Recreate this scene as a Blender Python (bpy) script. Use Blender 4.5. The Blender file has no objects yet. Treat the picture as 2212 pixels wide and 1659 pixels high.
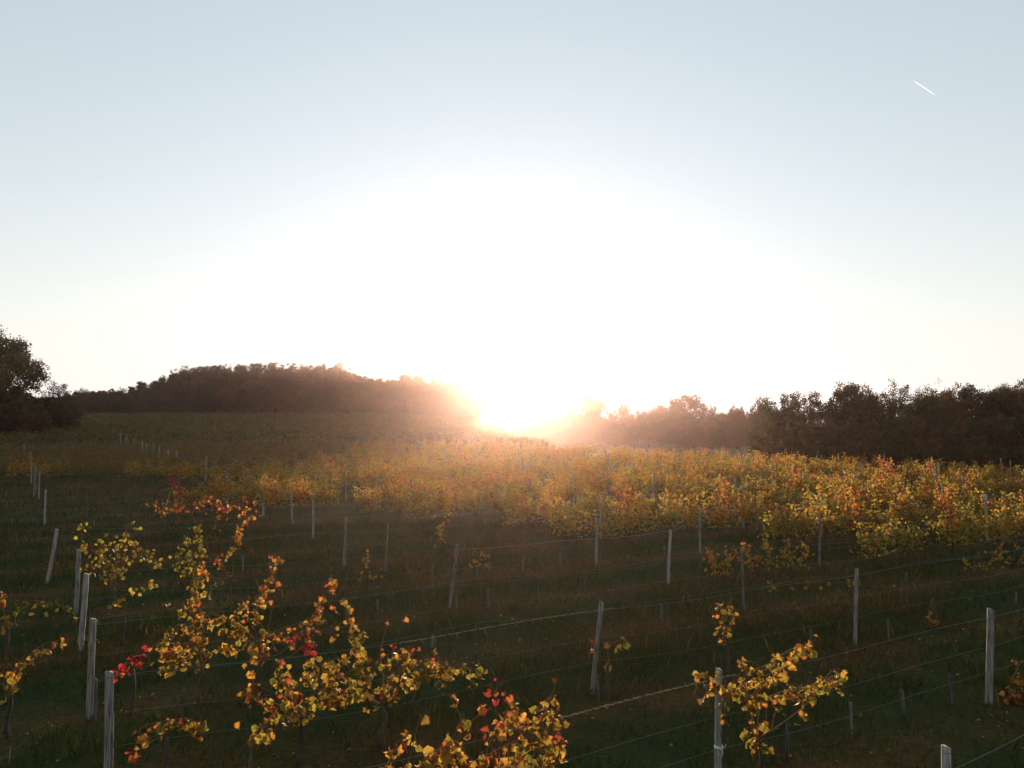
import bpy, math, random
import numpy as np
from mathutils import Vector, Matrix, Quaternion

# ------------------------------------------------------------------ camera, sky, sun, exposure
sc = bpy.context.scene
COL = sc.collection
H = 4.6
PITCH = math.atan(70.5 / 1598)
cam_d = bpy.data.cameras.new('camera')
cam = bpy.data.objects.new('camera', cam_d)
COL.objects.link(cam)
cam.location = (0, 0, H)
cam.rotation_euler = (math.pi / 2 + PITCH, 0, 0)
cam_d.sensor_width = 36
cam_d.lens = 36 * 1598 / 2212
cam_d.clip_start = 0.1
cam_d.clip_end = 20000
sc.camera = cam

SUN_AZ = math.radians(-0.6)      # from +Y towards +X
SUN_EL = math.radians(2.7)
world = bpy.data.worlds.new('World')
sc.world = world
world.use_nodes = True
wt = world.node_tree
bg = wt.nodes['Background']
sky = wt.nodes.new('ShaderNodeTexSky')
sky.sky_type = 'NISHITA'
sky.sun_disc = False
sky.sun_elevation = SUN_EL
sky.sun_rotation = SUN_AZ
sky.air_density = 1.0
sky.dust_density = 0.05
sky.ozone_density = 1.5
bg.inputs['Strength'].default_value = 0.15


def wmath(op, a, b=None, c=None):
    n = wt.nodes.new('ShaderNodeMath')
    n.operation = op
    for i, v in enumerate((a, b, c)):
        if v is None:
            continue
        if isinstance(v, (int, float)):
            n.inputs[i].default_value = v
        else:
            wt.links.new(v, n.inputs[i])
    return n.outputs[0]


def wmix(fac, a, b):
    n = wt.nodes.new('ShaderNodeMix')
    n.data_type = 'RGBA'
    for s, v in ((n.inputs[0], fac), (n.inputs[6], a), (n.inputs[7], b)):
        if isinstance(v, (tuple, int, float)):
            s.default_value = v
        else:
            wt.links.new(v, s)
    return n.outputs[2]


tc = wt.nodes.new('ShaderNodeTexCoord')
sep = wt.nodes.new('ShaderNodeSeparateXYZ')
wt.links.new(tc.outputs['Generated'], sep.inputs[0])
dot = wt.nodes.new('ShaderNodeVectorMath')
dot.operation = 'DOT_PRODUCT'
wt.links.new(tc.outputs['Generated'], dot.inputs[0])
dot.inputs[1].default_value = (math.sin(SUN_AZ) * math.cos(SUN_EL), math.cos(SUN_AZ) * math.cos(SUN_EL), math.sin(SUN_EL))
# forward-scattering aureole of the morning air round the sun, and the pale band low over the whole horizon
aur = wmath('EXPONENT', wmath('MULTIPLY', wmath('ARCCOSINE', wmath('MINIMUM', dot.outputs['Value'], 1.0)), -1 / 0.42))
elev = wmath('MAXIMUM', sep.outputs['Z'], 0.0)
band = wmath('EXPONENT', wmath('MULTIPLY', elev, -1 / 0.19))
base = wt.nodes.new('ShaderNodeVectorMath')
base.operation = 'MULTIPLY_ADD'
wt.links.new(sky.outputs[0], base.inputs[0])
base.inputs[1].default_value = (.58, .50, .46)   # thin veil of high haze over the clear sky
base.inputs[2].default_value = (1.03, 1.22, 1.37)
b1 = wmix(wmath('MINIMUM', wmath('MULTIPLY', band, 1.05), 1.0), base.outputs[0], (2.85, 2.9, 2.85, 1))
scl = wt.nodes.new('ShaderNodeVectorMath')
scl.operation = 'SCALE'
scl.inputs[0].default_value = (1.5, 1.5, 1.5)
wt.links.new(aur, scl.inputs['Scale'])
addn = wt.nodes.new('ShaderNodeVectorMath')
addn.operation = 'ADD'
wt.links.new(b1, addn.inputs[0])
wt.links.new(scl.outputs[0], addn.inputs[1])
wt.links.new(addn.outputs[0], bg.inputs['Color'])

sl = bpy.data.lights.new('sun', 'SUN')
sl.energy = 5.0
sl.angle = math.radians(0.53)
sl.color = (1.0, 0.79, 0.54)
sun = bpy.data.objects.new('sun', sl)
COL.objects.link(sun)
sdir = Vector((math.sin(SUN_AZ) * math.cos(SUN_EL), math.cos(SUN_AZ) * math.cos(SUN_EL), math.sin(SUN_EL)))
sun.rotation_euler = (-sdir).to_track_quat('-Z', 'Y').to_euler()
sun.location = (0, 0, 60)

sc.view_settings.view_transform = 'Standard'
sc.view_settings.look = 'None'
sc.view_settings.exposure = 1.0
sc.view_settings.gamma = 1.0
sc.view_settings.use_curve_mapping = False
sc.render.engine = 'CYCLES'
sc.cycles.use_denoising = True
sc.cycles.max_bounces = 6
sc.cycles.diffuse_bounces = 3
sc.cycles.transmission_bounces = 4
sc.cycles.volume_bounces = 0
sc.cycles.sample_clamp_indirect = 3.0
sc.cycles.use_adaptive_sampling = False

R = random.Random(7)
NR = np.random.default_rng(11)


# ------------------------------------------------------------------ helpers
def ray(px, py):
    a, b = (px - 1106) / 1598, -(py - 829.5) / 1598
    return Vector((a, math.cos(PITCH) - b * math.sin(PITCH), math.sin(PITCH) + b * math.cos(PITCH)))


def at_z(px, py, z):
    d = ray(px, py)
    return Vector((0, 0, H)) + d * ((z - H) / d.z)


def at_y(px, py, y):
    d = ray(px, py)
    return Vector((0, 0, H)) + d * (y / d.y)


def row_line(k):
    """y = y0 + s*x of row k"""
    known = {-1: (4.5, .60), 0: (7.6, .56), 1: (11.53, .515), 2: (14.65, .523), 3: (18.5, .45), 4: (22.3, .44)}
    if k in known:
        return known[k]
    return 22.3 + 3.5 * (k - 4), .43


def in_row(px, py, k):
    y0, s = row_line(k)
    d = ray(px, py)
    t = y0 / (d.y - s * d.x)
    return Vector((0, 0, H)) + d * t


def sstep(x, a, b):
    t = np.clip((np.asarray(x, float) - a) / (b - a), 0, 1)
    return t * t * (3 - 2 * t)


def hill_crest(x):
    # top of the wooded hill's ground seen along x at 320 m
    return np.interp(x, [-230, -200, -175, -160, -140, -110, -60, -40, -15, 0, 400],
                     [0, 0.5, 3, 5.5, 9, 10.5, 8.5, 6, 3.5, 0, 0])


def ground_z(x, y):
    x = np.asarray(x, float)
    y = np.asarray(y, float)
    left = 1 - sstep(x, -42, 6)
    rise = left * 4.4 * np.clip((y - 60) / 190, 0, 1) ** 1.1
    hill = hill_crest(x) * sstep(y, 268, 315)
    edge = 95 - np.maximum(x - 3, 0) * 1.27
    right = sstep(x, -10, 12)
    near_r = sstep(x / np.maximum(y, 1), .30, .40)
    dip = right * (-(sstep(y, edge + 2, edge + 30) * 1.3) - (1 - near_r) * 7.0 * sstep(y, 115, 300))
    micro = 0.05 * np.sin(x * .9 + 1.3 * np.sin(y * .31)) * np.cos(y * .7 + x * .23) * (y < 120)
    return rise + hill + dip + micro


def gz(x, y):
    return float(ground_z(x, y))


def tag(o, label=None, cat=None, group=None, kind=None):
    if label:
        o['label'] = label
    if cat:
        o['category'] = cat
    if group:
        o['group'] = group
    if kind:
        o['kind'] = kind
    return o


def empty(name, loc, rz=0.0):
    o = bpy.data.objects.new(name, None)
    o.empty_display_size = 0.2
    COL.objects.link(o)
    o.location = loc
    o.rotation_euler = (0, 0, rz)
    return o


def link(name, me, parent=None):
    o = bpy.data.objects.new(name, me)
    COL.objects.link(o)
    if parent is not None:
        o.parent = parent
    return o


class Geo:
    """collects vertices, faces (3 or 4 corners) and one per-vertex float"""

    def __init__(self):
        self.v, self.f3, self.f4, self.a, self.n = [], [], [], [], 0

    def add(self, v, f3=None, f4=None, a=None):
        v = np.asarray(v, float).reshape(-1, 3)
        if f3 is not None and len(f3):
            self.f3.append(np.asarray(f3, int).reshape(-1, 3) + self.n)
        if f4 is not None and len(f4):
            self.f4.append(np.asarray(f4, int).reshape(-1, 4) + self.n)
        self.v.append(v)
        self.a.append(np.zeros(len(v)) if a is None else np.broadcast_to(np.asarray(a, float), (len(v),)))
        self.n += len(v)

    def tube(self, pts, radii, sides=5, cap=True, a=0.0):
        pts = [Vector(p) for p in pts]
        m = len(pts)
        if isinstance(radii, (int, float)):
            radii = [radii] * m
        vs, f4, f3 = [], [], []
        up = Vector((0.13, 0.21, 1))
        for i, p in enumerate(pts):
            t = (pts[min(i + 1, m - 1)] - pts[max(i - 1, 0)])
            if t.length < 1e-9:
                t = Vector((0, 0, 1))
            t.normalize()
            ref = Vector((1, .1, 0)) if abs(t.z) > .8 else up
            u = t.cross(ref).normalized()
            w = t.cross(u)
            for j in range(sides):
                an = 2 * math.pi * j / sides
                vs.append(p + (u * math.cos(an) + w * math.sin(an)) * radii[i])
        for i in range(m - 1):
            for j in range(sides):
                k = (j + 1) % sides
                f4.append((i * sides + j, i * sides + k, (i + 1) * sides + k, (i + 1) * sides + j))
        if cap:
            for j in range(1, sides - 1):
                f3.append((0, j + 1, j))
                o = (m - 1) * sides
                f3.append((o, o + j, o + j + 1))
        self.add([tuple(q) for q in vs], f3, f4, a)

    def mesh(self, name, mat, attr=None, smooth=False):
        me = bpy.data.meshes.new(name)
        v = np.concatenate(self.v) if self.v else np.zeros((0, 3))
        f3 = np.concatenate(self.f3) if self.f3 else np.zeros((0, 3), int)
        f4 = np.concatenate(self.f4) if self.f4 else np.zeros((0, 4), int)
        nl = len(f3) * 3 + len(f4) * 4
        me.vertices.add(len(v))
        me.loops.add(nl)
        me.polygons.add(len(f3) + len(f4))
        me.vertices.foreach_set('co', v.astype(np.float32).ravel())
        me.loops.foreach_set('vertex_index', np.concatenate([f3.ravel(), f4.ravel()]).astype(np.int32))
        st = np.concatenate([np.arange(len(f3)) * 3, len(f3) * 3 + np.arange(len(f4)) * 4]).astype(np.int32)
        me.polygons.foreach_set('loop_start', st)
        if smooth:
            me.polygons.foreach_set('use_smooth', np.ones(len(st), bool))
        me.update(calc_edges=True)
        me.validate()
        if attr:
            at = me.attributes.new(attr, 'FLOAT', 'POINT')
            at.data.foreach_set('value', np.concatenate(self.a).astype(np.float32))
        me.materials.append(mat)
        return me


# ------------------------------------------------------------------ materials
def new_mat(name):
    m = bpy.data.materials.new(name)
    m.use_nodes = True
    nt = m.node_tree
    nt.nodes.clear()
    out = nt.nodes.new('ShaderNodeOutputMaterial')
    return m, nt, out


def N(nt, t, **kw):
    n = nt.nodes.new(t)
    for k, v in kw.items():
        setattr(n, k, v)
    return n


def ramp(nt, stops):
    r = N(nt, 'ShaderNodeValToRGB')
    e = r.color_ramp.elements
    while len(e) < len(stops):
        e.new(0.5)
    for el, (p, c) in zip(e, stops):
        el.position = p
        el.color = (*c, 1)
    return r


def mth(nt, op, a, b=0.0, clamp=False):
    n = N(nt, 'ShaderNodeMath', operation=op, use_clamp=clamp)
    for i, v in enumerate((a, b)):
        if isinstance(v, (int, float)):
            n.inputs[i].default_value = v
        else:
            nt.links.new(v, n.inputs[i])
    return n.outputs[0]


VINE_STOPS = [(0.0, (.045, .056, .012)), (0.18, (.13, .125, .020)), (0.36, (.28, .22, .035)), (0.52, (.42, .27, .042)),
              (0.66, (.46, .19, .035)), (0.80, (.30, .075, .03)), (1.0, (.30, .022, .028))]


def leaf_material(name, stops, single, trans=0.6, noise_scale=30.0, edge_amt=.3, gloss=.12, objrand=.15):
    """single: hue from the object's colour slot and the edge attribute; else hue from the per-leaf attribute"""
    m, nt, out = new_mat(name)
    oi = N(nt, 'ShaderNodeObjectInfo')
    at = N(nt, 'ShaderNodeAttribute', attribute_name='tint')
    tcn = N(nt, 'ShaderNodeTexCoord')
    no = N(nt, 'ShaderNodeTexNoise')
    no.inputs['Scale'].default_value = noise_scale
    no.inputs['Detail'].default_value = 2
    nt.links.new(tcn.outputs['Object'], no.inputs['Vector'])
    nz = mth(nt, 'MULTIPLY', mth(nt, 'SUBTRACT', no.outputs['Fac'], .5), .35)
    if single:
        sp = N(nt, 'ShaderNodeSeparateColor')
        nt.links.new(oi.outputs['Color'], sp.inputs[0])
        e2 = mth(nt, 'MULTIPLY', mth(nt, 'POWER', at.outputs['Fac'], 2.5), edge_amt)
        u = mth(nt, 'ADD', sp.outputs[0], e2)
    else:
        r = mth(nt, 'MULTIPLY', mth(nt, 'SUBTRACT', oi.outputs['Random'], .5), objrand)
        u = mth(nt, 'ADD', at.outputs['Fac'], r)
    u = mth(nt, 'ADD', u, nz, True)
    rp = ramp(nt, stops)
    nt.links.new(u, rp.inputs[0])
    if single:      # each leaf more or less faded and browned
        vm = N(nt, 'ShaderNodeVectorMath', operation='SCALE')
        nt.links.new(rp.outputs[0], vm.inputs[0])
        nt.links.new(sp.outputs[1], vm.inputs['Scale'])
        rp = vm
    pr = N(nt, 'ShaderNodeBsdfPrincipled')
    nt.links.new(rp.outputs[0], pr.inputs['Base Color'])
    pr.inputs['Roughness'].default_value = .55
    pr.inputs['Specular IOR Level'].default_value = gloss
    tr = N(nt, 'ShaderNodeBsdfTranslucent')
    nt.links.new(rp.outputs[0], tr.inputs['Color'])
    mx = N(nt, 'ShaderNodeMixShader')
    mx.inputs[0].default_value = trans
    nt.links.new(pr.outputs[0], mx.inputs[1])
    nt.links.new(tr.outputs[0], mx.inputs[2])
    nt.links.new(mx.outputs[0], out.inputs[0])
    return m


M_LEAF = leaf_material('grape_leaf', VINE_STOPS, True, .56, 25, .32)
M_FOL = leaf_material('vine_foliage', VINE_STOPS, False, .58, 6, .3)
M_FOL_SHADE = leaf_material('shade_darkened_vine_foliage', [(0, (.060, .058, .018)), (.35, (.115, .095, .026)), (.6, (.18, .12, .034)), (1, (.20, .06, .025))], False, .5, 6, .3)  # darker copy of the vine foliage, hill shade put into its colour
M_BIG = leaf_material('skylit_tree_leaves', [(0, (.05, .075, .018)), (.4, (.085, .10, .025)), (.7, (.15, .11, .03)), (1, (.20, .10, .03))], False, .4, .3, objrand=0)  # greener than the other trees, brightened with sky light put into the colour
M_TREE = leaf_material('tree_leaves', [(0, (.022, .036, .010)), (.4, (.042, .052, .014)), (.7, (.075, .056, .018)), (1, (.14, .07, .02))],
                       False, .45, 4, objrand=.6)
M_GRASS = leaf_material('grass_blade', [(0, (.016, .042, .007)), (.35, (.034, .054, .011)), (.65, (.105, .060, .019)), (1, (.24, .13, .045))],
                        False, .35, 1.5, objrand=0, gloss=.1)


def bark(name, c0, c1, scale=(30, 30, 4), rough=.9, bump=.3):
    m, nt, out = new_mat(name)
    tcn = N(nt, 'ShaderNodeTexCoord')
    mp = N(nt, 'ShaderNodeMapping')
    mp.inputs['Scale'].default_value = scale
    oi = N(nt, 'ShaderNodeObjectInfo')
    nt.links.new(tcn.outputs['Object'], mp.inputs['Vector'])
    no = N(nt, 'ShaderNodeTexNoise')
    no.inputs['Scale'].default_value = 1
    no.inputs['Detail'].default_value = 6
    nt.links.new(mp.outputs[0], no.inputs['Vector'])
    rp = ramp(nt, [(.3, c0), (.7, c1)])
    nt.links.new(mth(nt, 'ADD', no.outputs['Fac'], mth(nt, 'MULTIPLY', mth(nt, 'SUBTRACT', oi.outputs['Random'], .5), .25)), rp.inputs[0])
    pr = N(nt, 'ShaderNodeBsdfPrincipled')
    pr.inputs['Roughness'].default_value = rough
    pr.inputs['Specular IOR Level'].default_value = .2
    nt.links.new(rp.outputs[0], pr.inputs['Base Color'])
    bp = N(nt, 'ShaderNodeBump')
    bp.inputs['Strength'].default_value = bump
    bp.inputs['Distance'].default_value = .02
    nt.links.new(no.outputs['Fac'], bp.inputs['Height'])
    nt.links.new(bp.outputs[0], pr.inputs['Normal'])
    nt.links.new(pr.outputs[0], out.inputs[0])
    return m


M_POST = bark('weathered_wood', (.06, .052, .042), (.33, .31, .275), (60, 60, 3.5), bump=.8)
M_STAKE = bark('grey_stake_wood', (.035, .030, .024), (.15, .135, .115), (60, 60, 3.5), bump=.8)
M_TRUNK = bark('vine_bark', (.03, .022, .016), (.09, .065, .045))
M_CANE = bark('cane_bark', (.12, .05, .025), (.25, .13, .06))
M_BARK = bark('tree_bark', (.03, .024, .018), (.08, .065, .05), (3, 3, .6))


def plain(name, col, rough=.5, metal=0.0, spec=.5):
    m, nt, out = new_mat(name)
    pr = N(nt, 'ShaderNodeBsdfPrincipled')
    no = N(nt, 'ShaderNodeTexNoise')
    no.inputs['Scale'].default_value = 40
    rp = ramp(nt, [(.3, tuple(c * .7 for c in col)), (.7, col)])
    nt.links.new(no.outputs['Fac'], rp.inputs[0])
    nt.links.new(rp.outputs[0], pr.inputs['Base Color'])
    pr.inputs['Roughness'].default_value = rough
    pr.inputs['Metallic'].default_value = metal
    pr.inputs['Specular IOR Level'].default_value = spec
    nt.links.new(pr.outputs[0], out.inputs[0])
    return m


M_WIRE = plain('galvanised_wire', (.14, .125, .11), .55, .5)
M_STRING = plain('white_twine', (.75, .75, .72), .8)
M_DRY = plain('dry_tendril', (.42, .30, .17), .8, 0, .1)

# ground
m, nt, out = new_mat('vineyard_soil_and_turf')
M_GROUND = m
tcn = N(nt, 'ShaderNodeTexCoord')
n1 = N(nt, 'ShaderNodeTexNoise')
n1.inputs['Scale'].default_value = .35
n1.inputs['Detail'].default_value = 8
n2 = N(nt, 'ShaderNodeTexNoise')
n2.inputs['Scale'].default_value = 9
n2.inputs['Detail'].default_value = 6
nt.links.new(tcn.outputs['Object'], n1.inputs['Vector'])
nt.links.new(tcn.outputs['Object'], n2.inputs['Vector'])
spx = N(nt, 'ShaderNodeSeparateXYZ')
nt.links.new(tcn.outputs['Object'], spx.inputs[0])
rowc = mth(nt, 'DIVIDE', mth(nt, 'SUBTRACT', mth(nt, 'SUBTRACT', spx.outputs['Y'], mth(nt, 'MULTIPLY', spx.outputs['X'], .49)), 7.6), 3.6)
rowd = mth(nt, 'ABSOLUTE', mth(nt, 'SUBTRACT', rowc, mth(nt, 'ROUND', rowc)))
strip = mth(nt, 'MULTIPLY', mth(nt, 'SUBTRACT', .22, rowd), .4)
r1 = ramp(nt, [(.32, (.016, .030, .007)), (.5, (.036, .036, .010)), (.64, (.078, .042, .016)), (.8, (.11, .055, .024))])
nt.links.new(mth(nt, 'ADD', strip, mth(nt, 'ADD', mth(nt, 'MULTIPLY', n1.outputs['Fac'], .6), mth(nt, 'MULTIPLY', n2.outputs['Fac'], .4))), r1.inputs[0])
pr = N(nt, 'ShaderNodeBsdfPrincipled')
pr.inputs['Roughness'].default_value = .95
pr.inputs['Specular IOR Level'].default_value = .05
nt.links.new(r1.outputs[0], pr.inputs['Base Color'])
bp = N(nt, 'ShaderNodeBump')
bp.inputs['Strength'].default_value = .8
bp.inputs['Distance'].default_value = .08
nt.links.new(n2.outputs['Fac'], bp.inputs['Height'])
nt.links.new(bp.outputs[0], pr.inputs['Normal'])
nt.links.new(pr.outputs[0], out.inputs[0])

# ------------------------------------------------------------------ ground sheet
xs = np.concatenate([np.linspace(-520, -130, 40, endpoint=False), np.linspace(-130, -30, 50, endpoint=False), np.linspace(-30, 45, 180, endpoint=False),
                     np.linspace(45, 130, 40, endpoint=False), np.linspace(130, 520, 30)])
ys = np.concatenate([np.linspace(-80, 0, 20, endpoint=False), np.linspace(0, 50, 150, endpoint=False), np.linspace(50, 130, 80, endpoint=False),
                     np.linspace(130, 350, 90, endpoint=False), np.linspace(350, 700, 30)])
X, Y = np.meshgrid(xs, ys)
Z = ground_z(X, Y)
g = Geo()
nx, ny = len(xs), len(ys)
idx = np.arange(nx * ny).reshape(ny, nx)
g.add(np.stack([X, Y, Z], -1).reshape(-1, 3), None,
      np.stack([idx[:-1, :-1], idx[:-1, 1:], idx[1:, 1:], idx[1:, :-1]], -1).reshape(-1, 4))
ground = link('ground', g.mesh('ground', M_GROUND, smooth=True))
tag(ground, kind='structure')


# ------------------------------------------------------------------ trees (unit height, scaled per tree)
def leaf_quads(centres, size, rng, tint, up_bias=.3):
    """random quads at the centres"""
    n = len(centres)
    nrm = rng.normal(size=(n, 3))
    nrm[:, 2] += up_bias
    nrm /= np.linalg.norm(nrm, axis=1)[:, None]
    t = np.cross(nrm, rng.normal(size=(n, 3)))
    t /= np.linalg.norm(t, axis=1)[:, None] + 1e-9
    b = np.cross(nrm, t)
    s = (size * rng.uniform(.6, 1.3, n))[:, None]
    fold = nrm * s * .25
    v = np.stack([centres - t * s * .9, centres - b * s * .55 + fold, centres + t * s * .9, centres + b * s * .55 + fold], 1)
    f = np.arange(n * 4).reshape(n, 4)
    return v.reshape(-1, 3), f, np.repeat(tint, 4)


def tree_meshes(seed, wid=.8, crown0=.1, shape='round', lobes_n=15, per=46, leaf=.014, sparse=0.0, lobe_r=(.11, .2), dens=15):
    rg = np.random.default_rng(seed)
    rr = random.Random(seed)
    tg = Geo()
    top = .84
    lean = [rr.uniform(-.03, .03), rr.uniform(-.03, .03)]
    sp = [(lean[0] * t + rr.uniform(-.008, .008), lean[1] * t, t * top) for t in np.linspace(0, 1, 7)]
    sp[0] = (0, 0, -.02)
    tg.tube(sp, [.026 * (1 - .85 * t) + .003 for t in np.linspace(0, 1, 7)], 7)
    lobes = []
    for i in range(lobes_n):
        an = i * 2.4 + rr.uniform(-.4, .4)
        q = (i + .5) / lobes_n
        lr = rr.uniform(*lobe_r)
        hgt = crown0 + lr * .6 + q * (1 - crown0 - lr * 1.6)
        if shape == 'round':
            rad = wid * .55 * math.sin(math.pi * (q * .62 + .2))
        elif shape == 'tall':
            rad = wid * .5 * (1 - .7 * q)
        else:
            rad = wid * .5 * (.5 + .5 * q)
        rho = max(0, rad - lr * .8) * rr.uniform(.7, 1.05)
        lobes.append((math.cos(an) * rho, math.sin(an) * rho, hgt, lr))
    lobes.append((lean[0], lean[1], .82, .15))
    lobes.append((0, 0, crown0 + .35, .24))
    lobes.append((0, 0, .66, .2))
    fg = Geo()
    for lx, ly, lz, lr in lobes:
        k0 = rr.uniform(.2, .6)
        b0 = Vector((lean[0] * k0, lean[1] * k0, min(lz * .8, top * k0)))
        mid = b0.lerp(Vector((lx, ly, lz)), .5) + Vector((rr.uniform(-.02, .02), rr.uniform(-.02, .02), -.02))
        tg.tube([b0, mid, (lx, ly, lz)], [.011, .007, .003], 4)
        lob_t = rr.uniform(.2, .7)
        for _ in range(int(dens * (lr / .15) ** 2)):
            d = Vector((rr.gauss(0, 1), rr.gauss(0, 1), rr.gauss(0, 1) * .85)).normalized() * lr * rr.uniform(.45, 1.08)
            c = Vector((lx, ly, lz)) + d
            c.z = max(.01, min(c.z, .99 - rr.uniform(0, .03)))
            cr = rr.uniform(.028, .055)
            if rr.random() < sparse:
                continue
            if rr.random() < .3:
                tg.tube([(lx, ly, lz), c], [.003, .0012], 3, False)
            n = int(per * (cr / .036) ** 1.6)
            p = rg.normal(size=(n, 3)) * cr * .6 + np.array(c)
            p[:, 2] = np.maximum(p[:, 2], .005)
            tint = np.clip(lob_t + rr.uniform(-.15, .15) + rg.normal(size=n) * .12, 0, 1)
            v, f, a = leaf_quads(p, np.full(n, leaf), rg, tint)
            fg.add(v, None, f, a)
    return tg.mesh('trunk', M_BARK), fg.mesh('crown', M_TREE, 'tint')


TREE = {
    'round': [tree_meshes(1, .85), tree_meshes(2, 1.0, .06), tree_meshes(3, .9, .12, 'round', 15, 30, .013, .2), tree_meshes(4, 1.05, .06)],
    'tall': [tree_meshes(5, .7, .05, 'tall', 17, lobe_r=(.08, .15)), tree_meshes(6, .75, .04, 'tall', 17, lobe_r=(.08, .15))],
    'wide': [tree_meshes(7, 1.2, .1, 'wide', 17), tree_meshes(8, 1.15, .12, 'wide', 17)],
    'airy': [tree_meshes(9, .75, .12, 'round', 14, 26, .013, .25, (.09, .16)), tree_meshes(10, .8, .14, 'wide', 14, 24, .013, .25, (.09, .16))],
    'big': [tree_meshes(13, 1.15, .03, 'round', 44, 90, .0112, 0, (.10, .16), 26)],
    'bush': [tree_meshes(11, 1.5, .0, 'round', 12, 40, .026, 0, (.2, .3), 10), tree_meshes(12, 1.7, .0, 'wide', 12, 36, .026, 0, (.2, .3), 10)],
}


TREE['big'][0][1].materials[0] = M_BIG


def tree(name, kind, var, x, y, height, label, group=None, wmul=1.0, cat='tree', rz=None):
    tm, cm = TREE[kind][var % len(TREE[kind])]
    r = empty(name, (x, y, gz(x, y)), R.uniform(0, 6.28) if rz is None else rz)
    r.scale = (height * wmul, height * wmul, height)
    link('trunk', tm, r)
    link('crown', cm, r)
    tag(r, label, cat, group)
    return r


# the wooded hill on the left: trees in ranks on the slope, tops follow the skyline of the photograph
SIL = [(-80, 850), (120, 858), (160, 850), (190, 842), (235, 840), (270, 843), (300, 825), (345, 815), (375, 805), (405, 787), (470, 783), (540, 786), (580, 782), (650, 787), (715, 784), (750, 790),
       (775, 812), (830, 816), (880, 808), (930, 812), (985, 820), (1010, 835), (1040, 870)]


def sil_y(px):
    return float(np.interp(px, [p[0] for p in SIL], [p[1] for p in SIL]))


for rank, (D, drop) in enumerate(((312, 0), (298, 13), (286, 30), (276, 48))):
    px = -70 + rank * 11
    while px < 1030:
        sy = sil_y(px)
        x = at_y(px, sy, D).x
        y = D + R.uniform(-4, 4)
        z_top = H + (900 - (sy + min(drop, (890 - sy) * .6))) / 1598 * y
        hgt = max(3.5, (z_top - gz(x, y)) * R.uniform(.93, 1.08))
        kind = R.choice(['round', 'round', 'round', 'wide', 'tall'])
        if sy > 838:
            kind = R.choice(['bush', 'round', 'bush'])
        small = px < 290
        tree('woodland_tree', kind, R.randrange(4), x, y, hgt,
             'low scrubby tree in the dark strip between the big tree and the wooded hill' if small else
             ['dark tree forming the crest of the wooded hill left of the sun', 'dark tree just below the crest of the wooded hill',
              'dark tree halfway down the wooded hill', 'dark tree at the foot of the wooded hill behind the far vines'][rank],
             'scrub between the big tree and the hill' if small else 'trees of the wooded hill, rank %s from the crest' % ['first', 'second', 'third', 'fourth'][rank],
             wmul=R.uniform(.95, 1.35))
        px += R.uniform(.4, .65) * max(hgt, 7) * .9 / D * 1598

for px, py, kind, lab in ((735, 779, 'airy', 'thin see-through tree rising over the wooded hill crest at its right shoulder'),
                          (880, 803, 'round', 'rounded tree bump on the right shoulder of the wooded hill'),
                          (178, 838, 'airy', 'wispy narrow tree sticking up from the low scrub beside the big tree'),
                          (265, 836, 'airy', 'wispy tree sticking up where the scrub meets the wooded hill')):
    p = at_y(px, py, 316)
    tree('woodland_tree', kind, 0, p.x, 316, p.z - gz(p.x, 316), lab)

# the big tree at the left edge and its small neighbours
p = at_y(-62, 700, 118)
tree('large_tree', 'big', 0, p.x - .5, 118, p.z - gz(p.x, 118) + .8, 'large rounded green-brown tree standing alone at the left edge', wmul=.92, rz=2.0)
for px, py, D, kind, w, lab in ((128, 824, 135, 'airy', 1.2, 'small loose tree at the right foot of the big tree'),
                                (95, 850, 122, 'bush', 1.0, 'dark bush under the right side of the big tree'),
                                (40, 858, 112, 'bush', 1.1, 'dark bush in front of the big tree trunk'),
                                (-60, 850, 115, 'bush', 1.1, 'dark bush at the very left edge below the big tree')):
    p = at_y(px, py, D)
    tree('small_tree' if kind == 'airy' else 'bush', kind, 0, p.x, D, p.z - gz(p.x, D), lab, wmul=w, cat='tree' if kind == 'airy' else 'bush')
# hedge strip along the top edge of the left field
px = -40
hx = 0
while px < 420:
    D = 262 + R.uniform(-3, 3)
    p = at_y(px, 868 + R.uniform(-5, 7), D)
    tree('hedge_bush', 'bush', hx, p.x, D, max(2.5, p.z - gz(p.x, D)), 'dark bush in the hedge along the far edge of the left field',
         'hedge bushes along the far edge of the left field', cat='bush', wmul=.9)
    px += R.uniform(16, 28)
    hx += 1

# skyline right of the sun (far wood in the dip, seen over the vine tops)
FAR = [(1045, 884, 60, 'round', 'hazy tree low beneath the sun glare, left of its centre'),
       (1085, 890, 56, 'round', 'hazy tree low beneath the centre of the sun glare'),
       (1125, 888, 56, 'wide', 'hazy tree low beneath the sun glare, right of its centre'),
       (1165, 880, 56, 'round', 'hazy tree at the right rim of the sun glare'),
       (1213, 862, 62, 'round', 'hazy rounded tree next right of the sun glare'),
       (1276, 850, 74, 'round', 'tall domed hazy tree, the highest just right of the sun'),
       (1345, 868, 62, 'round', 'low domed hazy tree right of the highest hazy dome'),
       (1388, 880, 50, 'airy', 'small loose hazy tree in the skyline dip right of the sun'),
       (1425, 873, 54, 'round', 'small dark tree left against the round dark dome'),
       (1481, 851, 84, 'round', 'round dark domed tree standing out in the middle right skyline'),
       (1540, 878, 46, 'airy', 'thin low tree just right of the round dark dome'),
       (1590, 877, 60, 'round', 'low rounded tree between the round dome and the flat-topped tree'),
       (1645, 868, 56, 'round', 'low tree pressed to the left of the flat-topped tree')]
for i, (px, py, w, kind, lab) in enumerate(FAR):
    D = float(np.interp(px, [1440, 1660], [400, 150]))
    p = at_y(px, py, D)
    h = p.z - gz(p.x, D)
    tree('skyline_tree', kind, i, p.x, D, h * 1.05, lab, wmul=max(.7, min(1.2, (w / 1598 * D) / (h * .85))))
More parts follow.
